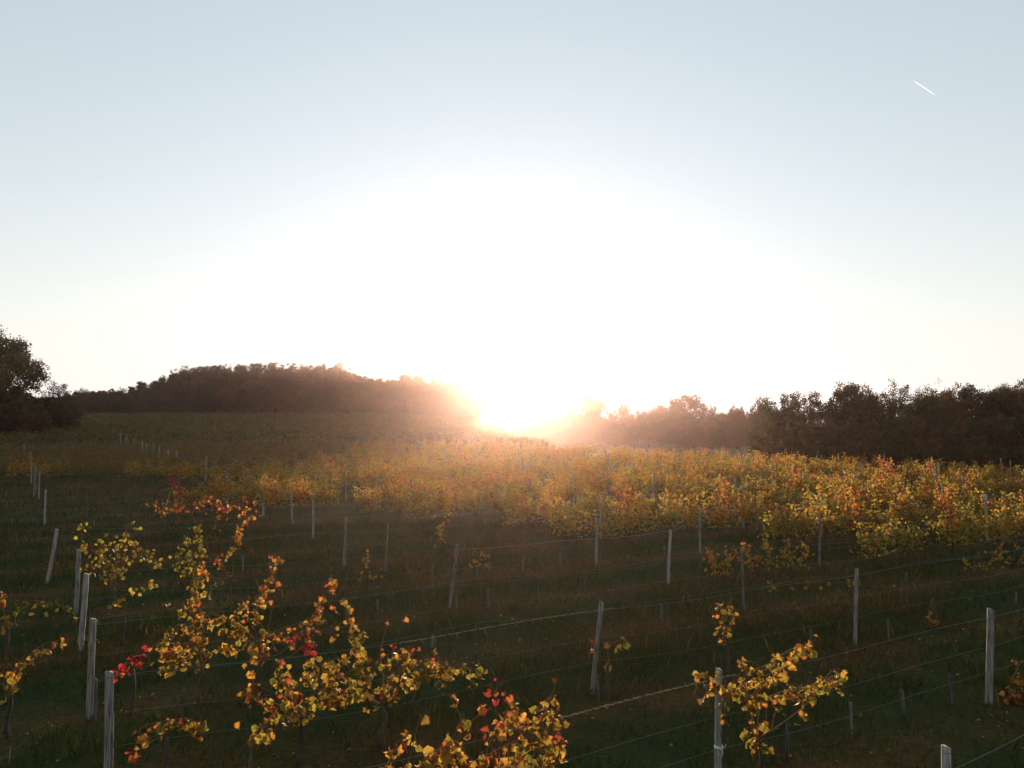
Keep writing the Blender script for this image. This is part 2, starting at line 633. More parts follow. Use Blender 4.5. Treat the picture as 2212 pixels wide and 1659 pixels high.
for rank, (D, py0) in enumerate(((385, 894), (350, 912), (315, 928))):
    px = 1010
    while px < 1720:
        py = py0 - (6 if px > 1380 else 0) + R.uniform(-5, 5)
        DD = float(np.interp(px, [1440, 1720], [D, 110 + (D - 315) * .3]))
        p = at_y(px, py, DD)
        h = p.z - gz(p.x, DD)
        tree('woodland_tree', R.choice(['round', 'wide']), R.randrange(4), p.x, DD, h, ['dark tree filling the far wood just under the skyline right of the sun',
             'dark tree in the body of the far wood right of the sun', 'dark tree at the foot of the far wood above the vine tops'][rank],
             'trees filling the far wood right of the sun, rank ' + ['one', 'two', 'three'][rank], wmul=1.2)
        px += R.uniform(26, 42)

# nearer trees on the right
NEAR = [(1705, 850, 100, 96, 'wide', 'flat-topped dark tree with a drooping shoulder, left of the notch in the right skyline'),
        (1748, 861, 46, 92, 'airy', 'thin branch-like tree leaning out right of the flat-topped tree'),
        (1795, 874, 60, 92, 'round', 'low dark tree left of the tall spiky tree'),
        (1842, 825, 120, 90, 'round', 'tall spiky-topped dark tree, the highest of the right-hand wood'),
        (1905, 846, 60, 92, 'round', 'dark tree immediately right of the tall spiky tree'),
        (1945, 832, 84, 94, 'airy', 'tall see-through dark tree with sky gaps low in its crown'),
        (1990, 827, 60, 97, 'airy', 'pale thin-leaved tree rising behind the see-through tree'),
        (2012, 848, 90, 84, 'round', 'orange-brown rounded tree in front of the right-hand wood'),
        (2050, 840, 76, 92, 'round', 'dark brown tree next right of the orange-brown tree'),
        (2096, 831, 80, 93, 'wide', 'broad brown-topped tree in the middle of the far-right wood'),
        (2140, 842, 60, 94, 'tall', 'narrow brown tree in the far-right wood'),
        (2175, 834, 80, 92, 'round', 'brown tree before the right edge with an even crown'),
        (2222, 815, 80, 95, 'round', 'taller tree cut by the right edge of the picture'),
        (2285, 822, 90, 94, 'wide', 'broad tree outside the right edge'), (2350, 830, 90, 92, 'round', 'rounded tree far outside the right edge')]
for i, (px, py, w, D, kind, lab) in enumerate(NEAR):
    p = at_y(px, py, D)
    h = p.z - gz(p.x, D)
    tree('roadside_tree', kind, i + 1, p.x, D, h * 1.05, lab, wmul=max(.8, min(1.7, 1.0 * (w / 1598 * D) / (h * .8))))
BUSH = [(1670, 915, 82), (1715, 905, 84), (1760, 908, 80), (1800, 905, 82), (1838, 912, 78), (1880, 905, 84), (1925, 900, 82), (1965, 898, 80), (2005, 905, 76),
        (2050, 895, 80), (2100, 900, 78), (2150, 892, 80), (2200, 890, 78), (2250, 900, 78)]
BUSHW = ['at the left end of the right-hand wood', 'under the left shoulder of the flat-topped tree', 'right below the thin leaning tree', 'below the notch left of the tall spiky tree', 'straight below the tall spiky tree',
         'just right of the tall spiky tree trunk', 'below the see-through tree', 'left of the orange-brown tree', 'in front of the orange-brown tree foot', 'right of the orange-brown tree foot',
         'below the broad brown-topped tree', 'below the narrow brown tree of the far right', 'cut by the right edge under the last tree', 'just outside the right edge']
for i, (px, py, D) in enumerate(BUSH):
    p = at_y(px, py, D)
    tree('undergrowth_bush', 'bush', i, p.x, D, p.z - gz(p.x, D), 'dark understorey bush ' + BUSHW[i], 'understorey bushes of the right-hand wood', cat='bush', wmul=.85)
for i, (px, py, D, lab) in enumerate(((1690, 945, 72, 'low bush on the field edge under the flat-topped tree'), (1760, 950, 70, 'low bush on the field edge left of the tall spiky tree'),
                                      (1830, 955, 68, 'low bush on the field edge below the tall spiky tree'), (1925, 958, 64, 'low bush on the field edge right of the tall spiky tree'),
                                      (2010, 968, 60, 'left bush of the low olive hedge bordering the vines'), (2060, 964, 60, 'second bush of the low olive hedge bordering the vines'),
                                      (2110, 962, 59, 'highest bush of the low olive hedge bordering the vines'), (2165, 966, 58, 'fourth bush of the low olive hedge bordering the vines'),
                                      (2220, 966, 57, 'last bush of the low olive hedge, cut by the right edge'))):
    p = at_y(px, py, D)
    tree('hedge_bush', 'bush', i, p.x, D, p.z - gz(p.x, D), lab, cat='bush', wmul=1.0)


# ------------------------------------------------------------------ grapevines
def leaf_mesh(seed):
    rr = random.Random(seed)
    g = Geo()
    pet = rr.uniform(.03, .055)
    L = .044
    n = 20
    cz = rr.uniform(-1.1, 1.1)
    fold = rr.uniform(.2, 1.3)
    curl = rr.uniform(-.5, 1.1)
    c0 = np.array([0, pet + L * .55, 0])

    def pt(th, r):
        x, y = math.sin(th) * r, math.cos(th) * r
        z = fold * abs(x) * .6 - curl * (x * x + y * y) / L * .9 + cz * x * y / L + .009 * math.sin(5 * th + seed) * (r / L)
        return (x, y + c0[1], z)

    vs, a = [(0, c0[1], 0)], [0.0]
    mid = n // 2
    for j in range(mid):
        th = 2 * math.pi * j / mid
        vs.append(pt(th, L * .55))
        a.append(.45)
    for j in range(n):
        th = 2 * math.pi * j / n
        r = L * (1 + .10 * math.cos(5 * th) + .045 * (-1) ** j * rr.uniform(.3, 1.5)) * rr.uniform(.95, 1.05)
        if j == n // 2:
            r = L * .45
        vs.append(pt(th, r))
        a.append(1.0)
    f3 = []
    for j in range(mid):
        k = (j + 1) % mid
        f3.append((0, 1 + j, 1 + k))
        o0, o1, o2 = 1 + mid + 2 * j, 1 + mid + 2 * j + 1, 1 + mid + (2 * j + 2) % n
        f3 += [(1 + j, o0, o1), (1 + j, o1, 1 + k), (1 + k, o1, o2)]
    g.add(vs, f3, None, a)
    g.add([(-.0012, 0, 0), (.0012, 0, 0), (.0008, c0[1], 0), (-.0008, c0[1], 0)], None, [(0, 1, 2, 3)], .9)
    return g.mesh('leaf', M_LEAF, 'tint', smooth=True)


LEAVES = [leaf_mesh(s) for s in range(14)]


def catmull(pts, step=.06):
    pts = [Vector(p) for p in pts]
    if len(pts) < 2:
        return pts
    P = [pts[0] * 2 - pts[1]] + pts + [pts[-1] * 2 - pts[-2]]
    out_ = []
    for i in range(1, len(P) - 2):
        n = max(2, int((P[i + 1] - P[i]).length / step))
        for j in range(n):
            t = j / n
            out_.append(.5 * ((2 * P[i]) + (-P[i - 1] + P[i + 1]) * t + (2 * P[i - 1] - 5 * P[i] + 4 * P[i + 1] - P[i + 2]) * t * t
                              + (-P[i - 1] + 3 * P[i] - 3 * P[i + 1] + P[i + 2]) * t ** 3))
    out_.append(pts[-1])
    return out_


LEAF_COUNT = [0]


def put_leaf(root, pos, rr, tint, size=1.0):
    """one leaf at pos (root space): the stalk leaves sideways, the blade hangs and turns"""
    an = rr.uniform(0, 6.28)
    down = rr.uniform(-1.6, .3)
    ydir = Vector((math.cos(an), math.sin(an) * .8, down)).normalized()
    nrm = Vector((rr.gauss(0, 1.0), rr.gauss(0, .8) + rr.choice((-.35, .35)), rr.gauss(.3, .6)))
    z = (nrm - ydir * nrm.dot(ydir)).normalized()
    x = ydir.cross(z)
    s = size * (rr.uniform(.5, 1.2) if rr.random() < .75 else rr.uniform(1.0, 1.45))
    M = Matrix((x, ydir, z)).transposed().to_4x4()
    o = bpy.data.objects.new('leaf', rr.choice(LEAVES))
    COL.objects.link(o)
    o.parent = root
    o.matrix_local = Matrix.Translation(pos) @ M @ Matrix.Scale(s, 4)
    o.color = (min(1, max(0, tint)), rr.uniform(.4, 1.35), 0, 1)
    LEAF_COUNT[0] += 1


def near_vine(k, trunk_px, canes, label, dens=1.0, spread=.10, hue=.30, seed=0, size=1.0, single=True):
    """a vine of the bare front rows: canes follow paths seen in the plane of row k.  each cane: (points, hue or None)"""
    rr = random.Random(1000 + seed)
    y0, s = row_line(k)
    rw = Vector((1, s, 0)).normalized()
    nrw = Vector((-rw.y, rw.x, 0))
    tp = in_row(trunk_px, 1200, k)
    base = Vector((tp.x, y0 + s * tp.x, gz(tp.x, y0 + s * tp.x)))
    root = empty('grapevine', base)
    tg = Geo()
    hd = rr.uniform(.55, .7)
    pts = [Vector((0, 0, -.06)), Vector((rr.uniform(-.05, .05), rr.uniform(-.03, .03), hd * .35)), Vector((rr.uniform(-.06, .06), rr.uniform(-.04, .04), hd * .7)), Vector((rr.uniform(-.04, .04), 0, hd))]
    tg.tube(catmull(pts, .08), [.034 - .0012 * i for i in range(len(catmull(pts, .08)))], 7)
    head = pts[-1]
    link('trunk', tg.mesh('trunk', M_TRUNK), root)
    leaves = []
    for ci, c in enumerate(canes):
        path, chue, cden = c[0], (c[1] if len(c) > 1 and c[1] is not None else hue), (c[2] if len(c) > 2 else 1.0)
        off = rr.uniform(-.10, .10)
        W = []
        for q in path:
            w = in_row(q[0], q[1], k) - base + nrw * (off + rr.uniform(-.05, .05))
            w.z = max(w.z, .12)
            W.append(w)
        if (W[0] - head).length > (W[-1] - head).length:
            W.reverse()
        start = head.copy()
        lead = []
        dist = (W[0] - start).length
        if dist > .35:
            for t in (.33, .66):
                q = start.lerp(W[0], t)
                q += Vector((rr.uniform(-.05, .05), rr.uniform(-.05, .05), (-.08 if W[0].z > start.z else .12)))
                lead.append(q)
        cv = catmull([start] + lead + W, .06)
        n_lead = len(catmull([start] + lead + W[:1], .06)) - 1
        m_ = len(cv)
        cg = Geo()
        cg.tube(cv, [max(.0022, .0065 * (1 - .6 * i / m_)) for i in range(m_)], 5)
        for i in range(m_):
            if i < n_lead and rr.random() > .12:
                continue
            if rr.random() > 1.3 * dens * cden:
                continue
            p0 = cv[i]
            # a side shoot carrying a few leaves
            nside = 1 if spread < .06 else rr.choice((1, 2, 2))
            if rr.random() < dens - 1:
                nside += 1
            for _ in range(nside):
                d = Vector((rr.gauss(0, 1), rr.gauss(0, 1), rr.gauss(-.15, .8)))
                d = d.normalized() * abs(rr.gauss(0, spread)) * 1.3
                d.z -= spread * rr.uniform(0, 1.3)
                p1 = p0 + d
                if p1.z < .1:
                    continue
                if d.length > .03:
                    cg.tube([p0, p0.lerp(p1, .5) + Vector((0, 0, .01)), p1], [.002, .0017, .0013], 3, False)
                for _ in range(rr.choice((1, 2, 2, 3))):
                    leaves.append((p0.lerp(p1, rr.uniform(.75, 1)), chue - .02 + rr.gauss(0, .13) + (.28 if rr.random() < .08 else 0), rr.uniform(.75, 1.12) * size))
        leaves.append((cv[-1], chue + rr.uniform(-.05, .25), .8 * size))
        link('cane', cg.mesh('cane', M_CANE), root)
    if len(leaves) > 270:
        rr.shuffle(leaves)
        leaves = leaves[:270]
    if single:
        for p_, t_, s_ in leaves:
            put_leaf(root, p_, rr, t_, s_)
    else:
        rg = np.random.default_rng(seed)
        fg = Geo()
        add_leaves(fg, np.array([tuple(q[0]) for q in leaves]), np.array([q[1] for q in leaves]), np.array([q[2] for q in leaves]) * .050, rg)
        tag(link('foliage', fg.mesh('foliage', M_FOL, 'tint'), root), kind='stuff')
    tag(root, label, 'grapevine')
    return root


# simplified 7-corner leaf for vines further off
LT = np.array([[0, -.9, 0], [.75, -.55, .12], [1.0, .25, .2], [.45, .65, .05], [0, 1.15, -.1], [-.45, .65, .05], [-1.0, .25, .2], [-.75, -.55, .12], [0, 0, -.05]])
LF = np.array([[8, i, (i + 1) % 8] for i in range(8)])
LT2 = np.array([[0, -.9, 0], [.9, .1, .2], [0, 1.05, -.1], [-.9, .1, .2]])
LF2 = np.array([[0, 1, 2], [0, 2, 3]])


def add_leaves(fg, c, tint, size, rg, simple=False):
    n = len(c)
    if n == 0:
        return
    T, F = (LT2, LF2) if simple else (LT, LF)
    yd = rg.normal(size=(n, 3))
    yd[:, 2] -= .6
    yd /= np.linalg.norm(yd, axis=1)[:, None]
    nm = rg.normal(size=(n, 3)) * .8
    nm[:, 1] += rg.choice([-.5, .5], n)
    nm[:, 2] += .3
    z = nm - yd * (nm * yd).sum(1)[:, None]
    z /= np.linalg.norm(z, axis=1)[:, None]
    x = np.cross(yd, z)
    M = np.stack([x, yd, z], 1)          # rows
    fl = rg.uniform(-1.2, 1.6, n)
    TT = np.repeat(T[None], n, 0).copy()
    TT[:, :, 2] *= fl[:, None]
    v = np.einsum('nij,njk->nik', TT, M) * size[:, None, None] + c[:, None, :]
    k = len(T)
    f = (F[None] + (np.arange(n) * k)[:, None, None]).reshape(-1, 3)
    a = np.repeat(tint, k)
    fg.add(v.reshape(-1, 3), f, None, np.clip(a, 0, 1))


C1 = [  # bottom centre, front row
]
near_vine(0, 900, [([(905, 1690), (925, 1640), (975, 1610), (1000, 1560), (975, 1505)], .45, .5), ([(850, 1690), (838, 1650), (850, 1600)], .5, .7),
                   ([(880, 1680), (915, 1620), (960, 1600)], .5, .7), ([(865, 1700), (880, 1640), (900, 1536)], .42, .12),
                   ([(930, 1700), (935, 1640), (950, 1600)], .42, .8)],
          'thin grapevine with a bare stem and one lone yellow leaf at the bottom centre', seed=1, spread=.07, hue=.45, size=1.0)
near_vine(0, 1090, [([(985, 1660), (990, 1600), (1010, 1560), (1060, 1530)], .42), ([(1040, 1680), (1050, 1600), (1080, 1545), (1100, 1500)], .5, .9),
                    ([(1100, 1680), (1120, 1600), (1150, 1545), (1195, 1510)], .48), ([(1180, 1690), (1200, 1620), (1195, 1540)], .42),
                    ([(1000, 1660), (1060, 1620), (1130, 1590), (1195, 1600)], .45), ([(1010, 1700), (1080, 1670), (1160, 1650), (1200, 1660)], .38),
                    ([(1130, 1690), (1160, 1620), (1170, 1560)], .42), ([(1120, 1540), (1100, 1500)], .6, .3), ([(1195, 1510), (1210, 1470)], .5, .2), ([(1070, 1530), (1078, 1466)], .8, .15)],
          'bushy grapevine with yellow and orange leaves at the bottom centre beside the bright wire', seed=2, spread=.085, dens=1.7, hue=.44)
near_vine(0, 1640, [([(1600, 1500), (1545, 1470), (1500, 1450)], .38, .9), ([(1590, 1480), (1560, 1500), (1545, 1530)], .34, .7),
                    ([(1610, 1460), (1660, 1430), (1710, 1405), (1765, 1383)], .42, 1), ([(1620, 1480), (1680, 1455), (1720, 1430)], .45, 1),
                    ([(1600, 1510), (1640, 1470), (1680, 1450)], .34, 1), ([(1650, 1500), (1720, 1478), (1760, 1468), (1805, 1452)], .42, .7),
                    ([(1640, 1440), (1600, 1425)], .5, .7), ([(1700, 1500), (1740, 1480)], .35, .5), ([(1805, 1452), (1835, 1450)], .2, .4)],
          'yellow grapevine draped along the wire right of the post tied with white string', seed=3, spread=.075, dens=1.4, hue=.4)
near_vine(0, 2215, [([(2260, 1560), (2215, 1530), (2190, 1500)], .42), ([(2250, 1580), (2210, 1575), (2180, 1560)], .25, .6), ([(2240, 1620), (2200, 1600), (2180, 1615)], .6, .6)],
          'few yellow and rusty grapevine leaves entering at the right edge near the bottom', seed=4, spread=.07)
near_vine(1, 650, [([(640, 1540), (600, 1520), (555, 1500), (543, 1448)], .46, .9), ([(640, 1520), (620, 1480), (600, 1425)], .36, .8), ([(650, 1500), (660, 1450), (700, 1430), (740, 1420)], .38),
                   ([(650, 1520), (700, 1490), (760, 1480)], .36), ([(600, 1545), (560, 1560), (545, 1590)], .4, .5), ([(690, 1500), (720, 1460), (735, 1430)], .42)],
          'sprawling yellow grapevine in the second row, left half of the biggest leafy mass', seed=5, spread=.10, dens=1.5, hue=.38)
near_vine(1, 830, [([(790, 1480), (780, 1420), (755, 1360), (742, 1292)], .4, .5), ([(780, 1450), (770, 1400), (775, 1375)], .4), ([(800, 1460), (820, 1420), (880, 1405)], .42),
                   ([(830, 1480), (870, 1450), (892, 1400)], .42), ([(840, 1490), (890, 1470), (930, 1435)], .36), ([(880, 1450), (935, 1405), (945, 1420), (970, 1460)], .38, .8),
                   ([(790, 1500), (750, 1470), (720, 1450)], .4), ([(820, 1410), (835, 1340)], .6, .12), ([(845, 1430), (873, 1340)], .4, .10),
                   ([(930, 1450), (985, 1440), (1045, 1452)], .22, .5)],
          'sprawling yellow grapevine in the second row, right half, with long upright stems', seed=6, spread=.10, dens=1.5, hue=.38)
near_vine(1, 360, [([(290, 1600), (305, 1570), (350, 1555), (400, 1548), (440, 1560)], .42, .8), ([(360, 1560), (395, 1570), (430, 1575)], .38, .7), ([(300, 1610), (285, 1620)], .7, .5), ([(420, 1600), (440, 1590)], .38, .3)],
          'low trailing yellow grapevine shoot near the bottom left above the grass', seed=7, spread=.055)
near_vine(1, 1565, [([(1565, 1365), (1568, 1330), (1560, 1305)], .42, 1.6), ([(1560, 1365), (1580, 1335), (1575, 1315)], .4, 1.6)],
          'small compact grapevine alone in the bare ground right of centre', seed=8, spread=.09, size=.9)
near_vine(1, 1310, [([(1315, 1410), (1325, 1392), (1345, 1378)], .40, .35), ([(1300, 1420), (1282, 1400)], .5, .2)],
          'few dim orange grapevine leaves right of the leaning grey post', seed=9, spread=.06)
near_vine(1, 2015, [([(2010, 1400), (2003, 1380)], .38, .8), ([(2020, 1400), (2030, 1383)], .4, .8)],
          'tiny grapevine with a handful of leaves left of the far-right tall post', seed=10, spread=.05)
near_vine(2, 440, [([(430, 1400), (390, 1390), (345, 1440)], .36, .8), ([(430, 1380), (390, 1350), (350, 1380), (330, 1395)], .44), ([(440, 1380), (430, 1340), (470, 1325), (488, 1360)], .36),
                   ([(445, 1400), (480, 1390), (520, 1400)], .4), ([(430, 1350), (410, 1310), (430, 1265), (445, 1215)], .42, 1.0), ([(440, 1330), (415, 1290), (440, 1240)], .42, .9),
                   ([(400, 1390), (370, 1420), (355, 1400)], .38)],
          'tall yellow grapevine with a leafy column, left of the biggest leafy mass', seed=11, spread=.10, dens=1.5, hue=.4)
near_vine(2, 570, [([(560, 1390), (520, 1350), (515, 1310), (560, 1285)], .38), ([(575, 1370), (555, 1320), (580, 1260), (597, 1200)], .45, .7), ([(560, 1400), (590, 1370), (640, 1350), (690, 1325)], .5, .9),
                   ([(600, 1390), (650, 1375), (680, 1330)], .85, .8), ([(650, 1370), (700, 1290), (722, 1252)], .5, .6), ([(560, 1400), (530, 1380), (500, 1370)], .4),
                   ([(660, 1375), (665, 1400), (650, 1400)], .9, .6), ([(597, 1200), (585, 1198)], .45, .8)],
          'yellow grapevine whose right arm turns crimson, upper left of the biggest leafy mass', seed=12, spread=.085, dens=1.4, hue=.42)
near_vine(2, 290, [([(300, 1425), (320, 1398)], .95, 1), ([(290, 1440), (270, 1430), (247, 1458)], .97, 1.3), ([(300, 1430), (285, 1415)], .95, 1)],
          'bright crimson grapevine shoot above the front end post at left', seed=13, spread=.05)
near_vine(2, 30, [([(20, 1480), (10, 1500)], .42, .8), ([(15, 1470), (20, 1455), (50, 1425), (95, 1390), (132, 1380)], .44, .55), ([(20, 1450), (5, 1480)], .5, .8)],
          'straggling yellow grapevine arm at the left edge reaching up to the right', seed=14, spread=.05)
near_vine(3, 20, [([(15, 1340), (5, 1310), (5, 1280)], .75, 1.2), ([(20, 1330), (12, 1350)], .5, 1), ([(30, 1320), (70, 1298), (110, 1305), (150, 1318)], .25, .9)],
          'grapevine at the left edge, red at the tip and dim green along the wire', seed=15, spread=.10, single=False)
near_vine(3, 270, [([(225, 1312), (260, 1292), (300, 1270), (328, 1254)], .35, .55)],
          'dim low grapevine arm ending in two bright leaves between the left posts', seed=16, spread=.06, single=False)
near_vine(4, 250, [([(240, 1225), (200, 1190), (175, 1165), (180, 1125)], .5, .7), ([(240, 1220), (215, 1180), (235, 1150)], .42, 1), ([(250, 1225), (255, 1180), (275, 1150), (265, 1135)], .42),
                   ([(260, 1230), (290, 1200), (320, 1190), (343, 1220)], .38), ([(250, 1230), (230, 1215), (222, 1235)], .36), ([(220, 1225), (190, 1222), (165, 1225)], .5, .7), ([(260, 1220), (300, 1180), (270, 1165)], .4)],
          'bushy yellow grapevine right of the slanting left-hand post', seed=17, spread=.15, single=False, dens=1.9)
near_vine(4, 415, [([(430, 1235), (438, 1190), (428, 1160), (425, 1138)], .4, 1.2), ([(410, 1230), (388, 1210), (385, 1180), (410, 1165)], .32, 1.2), ([(420, 1220), (410, 1190)], .36, 1.2)],
          'narrow upright yellow-green grapevine between the bushy one and the dark gap at left', seed=18, spread=.12, single=False, dens=1.9)
near_vine(4, 500, [([(475, 1220), (490, 1195), (512, 1165), (512, 1135)], .58, 1), ([(512, 1140), (535, 1122), (560, 1108)], .75, .6), ([(480, 1215), (470, 1200)], .6, .8), ([(440, 1240), (420, 1260)], .5, .6)],
          'orange and red grapevine climbing towards the row of grey posts', seed=19, spread=.10, single=False)
near_vine(4, 795, [([(795, 1215), (793, 1190)], .5, 1), ([(780, 1250), (800, 1240), (815, 1245)], .45, .8)],
          'small orange grapevine just left of the thin straight post', seed=20, spread=.10, single=False)
near_vine(5, 960, [([(950, 1150), (962, 1115), (975, 1060)], .45, .9), ([(958, 1165), (945, 1140)], .4, .7)],
          'thin pale grapevine hanging below the leafy rows under the sun glare', seed=21, spread=.13, single=False)
near_vine(4, 1040, [([(1030, 1215), (1045, 1195)], .5, .8), ([(1020, 1225), (1060, 1215)], .3, .7)],
          'faint small grapevine right of the leaning post under the sun glare', seed=22, spread=.12, single=False)
near_vine(3, 1550, [([(1550, 1240), (1535, 1215), (1530, 1180)], .55, .8), ([(1555, 1245), (1560, 1215), (1545, 1200)], .42, 1), ([(1560, 1240), (1575, 1225), (1570, 1185)], .5, 1)],
          'orange-tipped grapevine starting the leafy stretch left of the right-hand posts', seed=23, spread=.14, single=False, dens=1.8)
near_vine(3, 1640, [([(1640, 1210), (1620, 1190), (1605, 1175)], .5, 1.2), ([(1650, 1210), (1660, 1185), (1650, 1165)], .42, 1.3), ([(1620, 1210), (1590, 1200), (1585, 1180)], .62, 1)],
          'grapevine with a red tip beside the tall bare pole right of centre', seed=24, spread=.15, single=False, dens=1.9)
near_vine(3, 1710, [([(1710, 1210), (1690, 1190), (1700, 1165)], .42, 1.3), ([(1720, 1210), (1735, 1190), (1728, 1170)], .5, 1.2), ([(1700, 1215), (1680, 1205)], .36, 1)],
          'yellow rounded grapevine left of the straight post in the right-hand leafy row', seed=25, spread=.15, single=False, dens=1.9)
near_vine(2, 1650, [([(1830, 1250), (1860, 1262)], .3, .5), ([(1900, 1280), (1930, 1285)], .25, .8)],
          'dim sparse grapevine shoots on the bare wires at right', seed=26, spread=.12, single=False)
near_vine(2, 2110, [([(2110, 1230), (2095, 1215), (2085, 1205)], .45, 1), ([(2120, 1230), (2140, 1205), (2150, 1190)], .42, 1), ([(2125, 1235), (2130, 1215)], .3, 1)],
          'sparse grapevine with yellow tips on the wire near the right edge', seed=29, spread=.13, single=False)
near_vine(2, 2190, [([(2185, 1230), (2170, 1205), (2175, 1180)], .5, 1), ([(2200, 1230), (2205, 1200), (2210, 1175)], .48, 1.2), ([(2190, 1225), (2230, 1200)], .4, 1)],
          'orange-tipped grapevine at the right edge in front of the full leafy rows', seed=30, spread=.15, single=False)
near_vine(6, 450, [([(400, 1090), (370, 1085), (335, 1088)], .62, 1.2), ([(420, 1090), (450, 1075), (480, 1090)], .72, 1.2), ([(480, 1090), (520, 1085), (542, 1080)], .68, .7)],
          'red and orange grapevine low in front of the shaded left field', seed=27, spread=.2, single=False, dens=1.8)
near_vine(8, 375, [([(390, 1060), (375, 1040), (365, 1015)], .95, 1.6), ([(400, 1060), (385, 1045)], .95, 1.5)],
          'scarlet upright grapevine at the left border of the sunlit vines', seed=28, spread=.24, single=False, dens=1.8)


# bushy vines of the dense rows
def bushy(seed, n=440, lsize=.040, simple=False, hue=.36, top=1.75):
    rr = random.Random(seed)
    rg = np.random.default_rng(seed)
    tg, cg, fg = Geo(), Geo(), Geo()
    hd = rr.uniform(.6, .75)
    pts = [(0, 0, -.06), (rr.uniform(-.06, .06), rr.uniform(-.04, .04), hd * .4), (rr.uniform(-.06, .06), 0, hd)]
    tg.tube(catmull(pts, .12), [.035, .033, .03, .028, .026, .025, .024, .024][:len(catmull(pts, .12))] + [.024] * max(0, len(catmull(pts, .12)) - 8), 6)
    head = Vector(pts[-1])
    P, T = [], []
    nc = rr.randint(7, 9)
    for i in range(nc):
        ex = rr.uniform(-.7, .7)
        tip = Vector((ex * 1.1, rr.uniform(-.22, .22), rr.uniform(top - .55, top + .12)))
        mid = Vector((ex, rr.uniform(-.1, .1), hd + .22))
        cv = catmull([head, mid, tip], .12)
        cg.tube(cv, [max(.003, .008 - .0004 * j) for j in range(len(cv))], 3, False)
        hh = rr.gauss(hue, .09)
        for q in range(n // nc):
            t = rr.random() ** .8
            c = cv[int(t * (len(cv) - 1))]
            sp = .10
            P.append((c.x + rr.gauss(0, sp), c.y + rr.gauss(0, sp * .9), c.z + rr.gauss(0, sp * .8)))
            T.append(hh + rr.gauss(0, .13) + (.22 if rr.random() < .07 else 0))
    for q in range(n // 4):      # low drooping shoots that hide the trunk
        P.append((rr.uniform(-.65, .65), rr.gauss(0, .16), rr.uniform(.38, 1.0)))
        T.append(hue - .08 + rr.gauss(0, .12))
    P = np.array(P)
    T = np.array(T)
    k = P[:, 2] > .35
    add_leaves(fg, P[k], T[k], lsize * rg.uniform(.75, 1.25, k.sum()), rg, simple)
    return tg, cg, fg


VAR = []
for s in range(10):
    a_, b_, c_ = bushy(300 + s, hue=.44 + .06 * (s % 4), top=1.5 + .07 * (s % 4))
    for q_, w_ in ((b_.f3, 3), (b_.f4, 4)):
        for f_ in q_:
            (a_.f3 if w_ == 3 else a_.f4).append(f_ + a_.n)
    a_.v += b_.v
    a_.a += b_.a
    a_.n += b_.n
    VAR.append((a_.mesh('trunk', M_TRUNK), c_.mesh('foliage', M_FOL, 'tint')))
simple_var = []
for s in range(8):
    _, _, c_ = bushy(400 + s, n=170, lsize=.056, simple=True, hue=.44 + .06 * (s % 4), top=1.5 + .07 * (s % 4))
    simple_var.append((np.concatenate(c_.v), np.concatenate(c_.f3), np.concatenate(c_.a)))

START = {3: 9.9, 4: 8.0, 5: .8, 6: -4.4, 7: -5.0, 8: -7.5, 9: -13.5, 10: -18}
spots = []
for k in range(2, 28):
    y0, s = row_line(k)
    xa = START.get(k, -60)
    if k == 2:
        xa = 60
    x = xa
    while x < 48:
        y = y0 + s * x
        x += 1.15 + R.uniform(-.15, .15)
        if y < 12 or abs(x) > y * .74 + 3 or R.random() < .06:
            continue
        edge = 92 - max(x - 3, 0) * 1.27
        if x < 3:
            edge = 96
        if y > edge:
            continue
        if x < -16 and y < 50 + (-16 - x) * .1:
            continue
        patch = math.sin(x * .55 + k * 2.1) + math.sin(x * .21 - k * 1.3)
        if patch < -1.35 and k > 4:
            continue
        spots.append((y, x, k, s, patch))
spots.sort()
NTH = ['first', 'second', 'third', 'fourth', 'fifth', 'sixth', 'seventh', 'eighth', 'ninth', 'tenth', 'eleventh', 'twelfth', 'thirteenth', 'fourteenth', 'fifteenth', 'sixteenth',
       'seventeenth', 'eighteenth', 'nineteenth', 'twentieth', '21st', '22nd', '23rd', '24th', '25th', '26th', '27th', '28th', '29th', '30th', '31st', '32nd', '33rd', '34th', '35th',
       '36th', '37th', '38th', '39th', '40th', '41st', '42nd', '43rd', '44th', '45th', '46th', '47th', '48th']
zone = {3: 'nearest full leafy row', 4: 'second full leafy row', 5: 'third full leafy row', 6: 'fourth full leafy row',
        7: 'fifth full leafy row', 8: 'sixth full leafy row', 9: 'seventh full leafy row'}
NEARV = 268
HUEW = ['olive-yellow', 'yellow', 'golden', 'orange-tinged']
order = {}
for (y, x, k, s, p_) in sorted(spots[:NEARV], key=lambda q: q[1]):
    order.setdefault(k, []).append(x)
for i, (y, x, k, s, patch) in enumerate(spots[:NEARV]):
    vi = R.randrange(10)
    z = gz(x, y)
    root = empty('grapevine', (x, y, z), math.atan(s) + (math.pi if R.random() < .5 else 0) + R.uniform(-.12, .12))
    hs = R.uniform(.88, 1.14)
    root.scale = (R.uniform(.95, 1.15), R.uniform(.9, 1.15), hs)
    for nm, me in zip(('trunk', 'foliage'), VAR[vi]):
        o = link(nm, me, root)
        if nm != 'trunk':
            o['kind'] = 'stuff'
    if k in zone:
        tag(root, 'bushy %s grapevine, %s from the left end of the %s' % (HUEW[vi % 4], NTH[order[k].index(x)], zone[k]), 'grapevine', 'grapevines of the ' + zone[k])
    else:
        tag(root, 'bushy sunlit grapevine in the leafy rows just behind the seventh', 'grapevine', 'grapevines just behind the seventh leafy row')


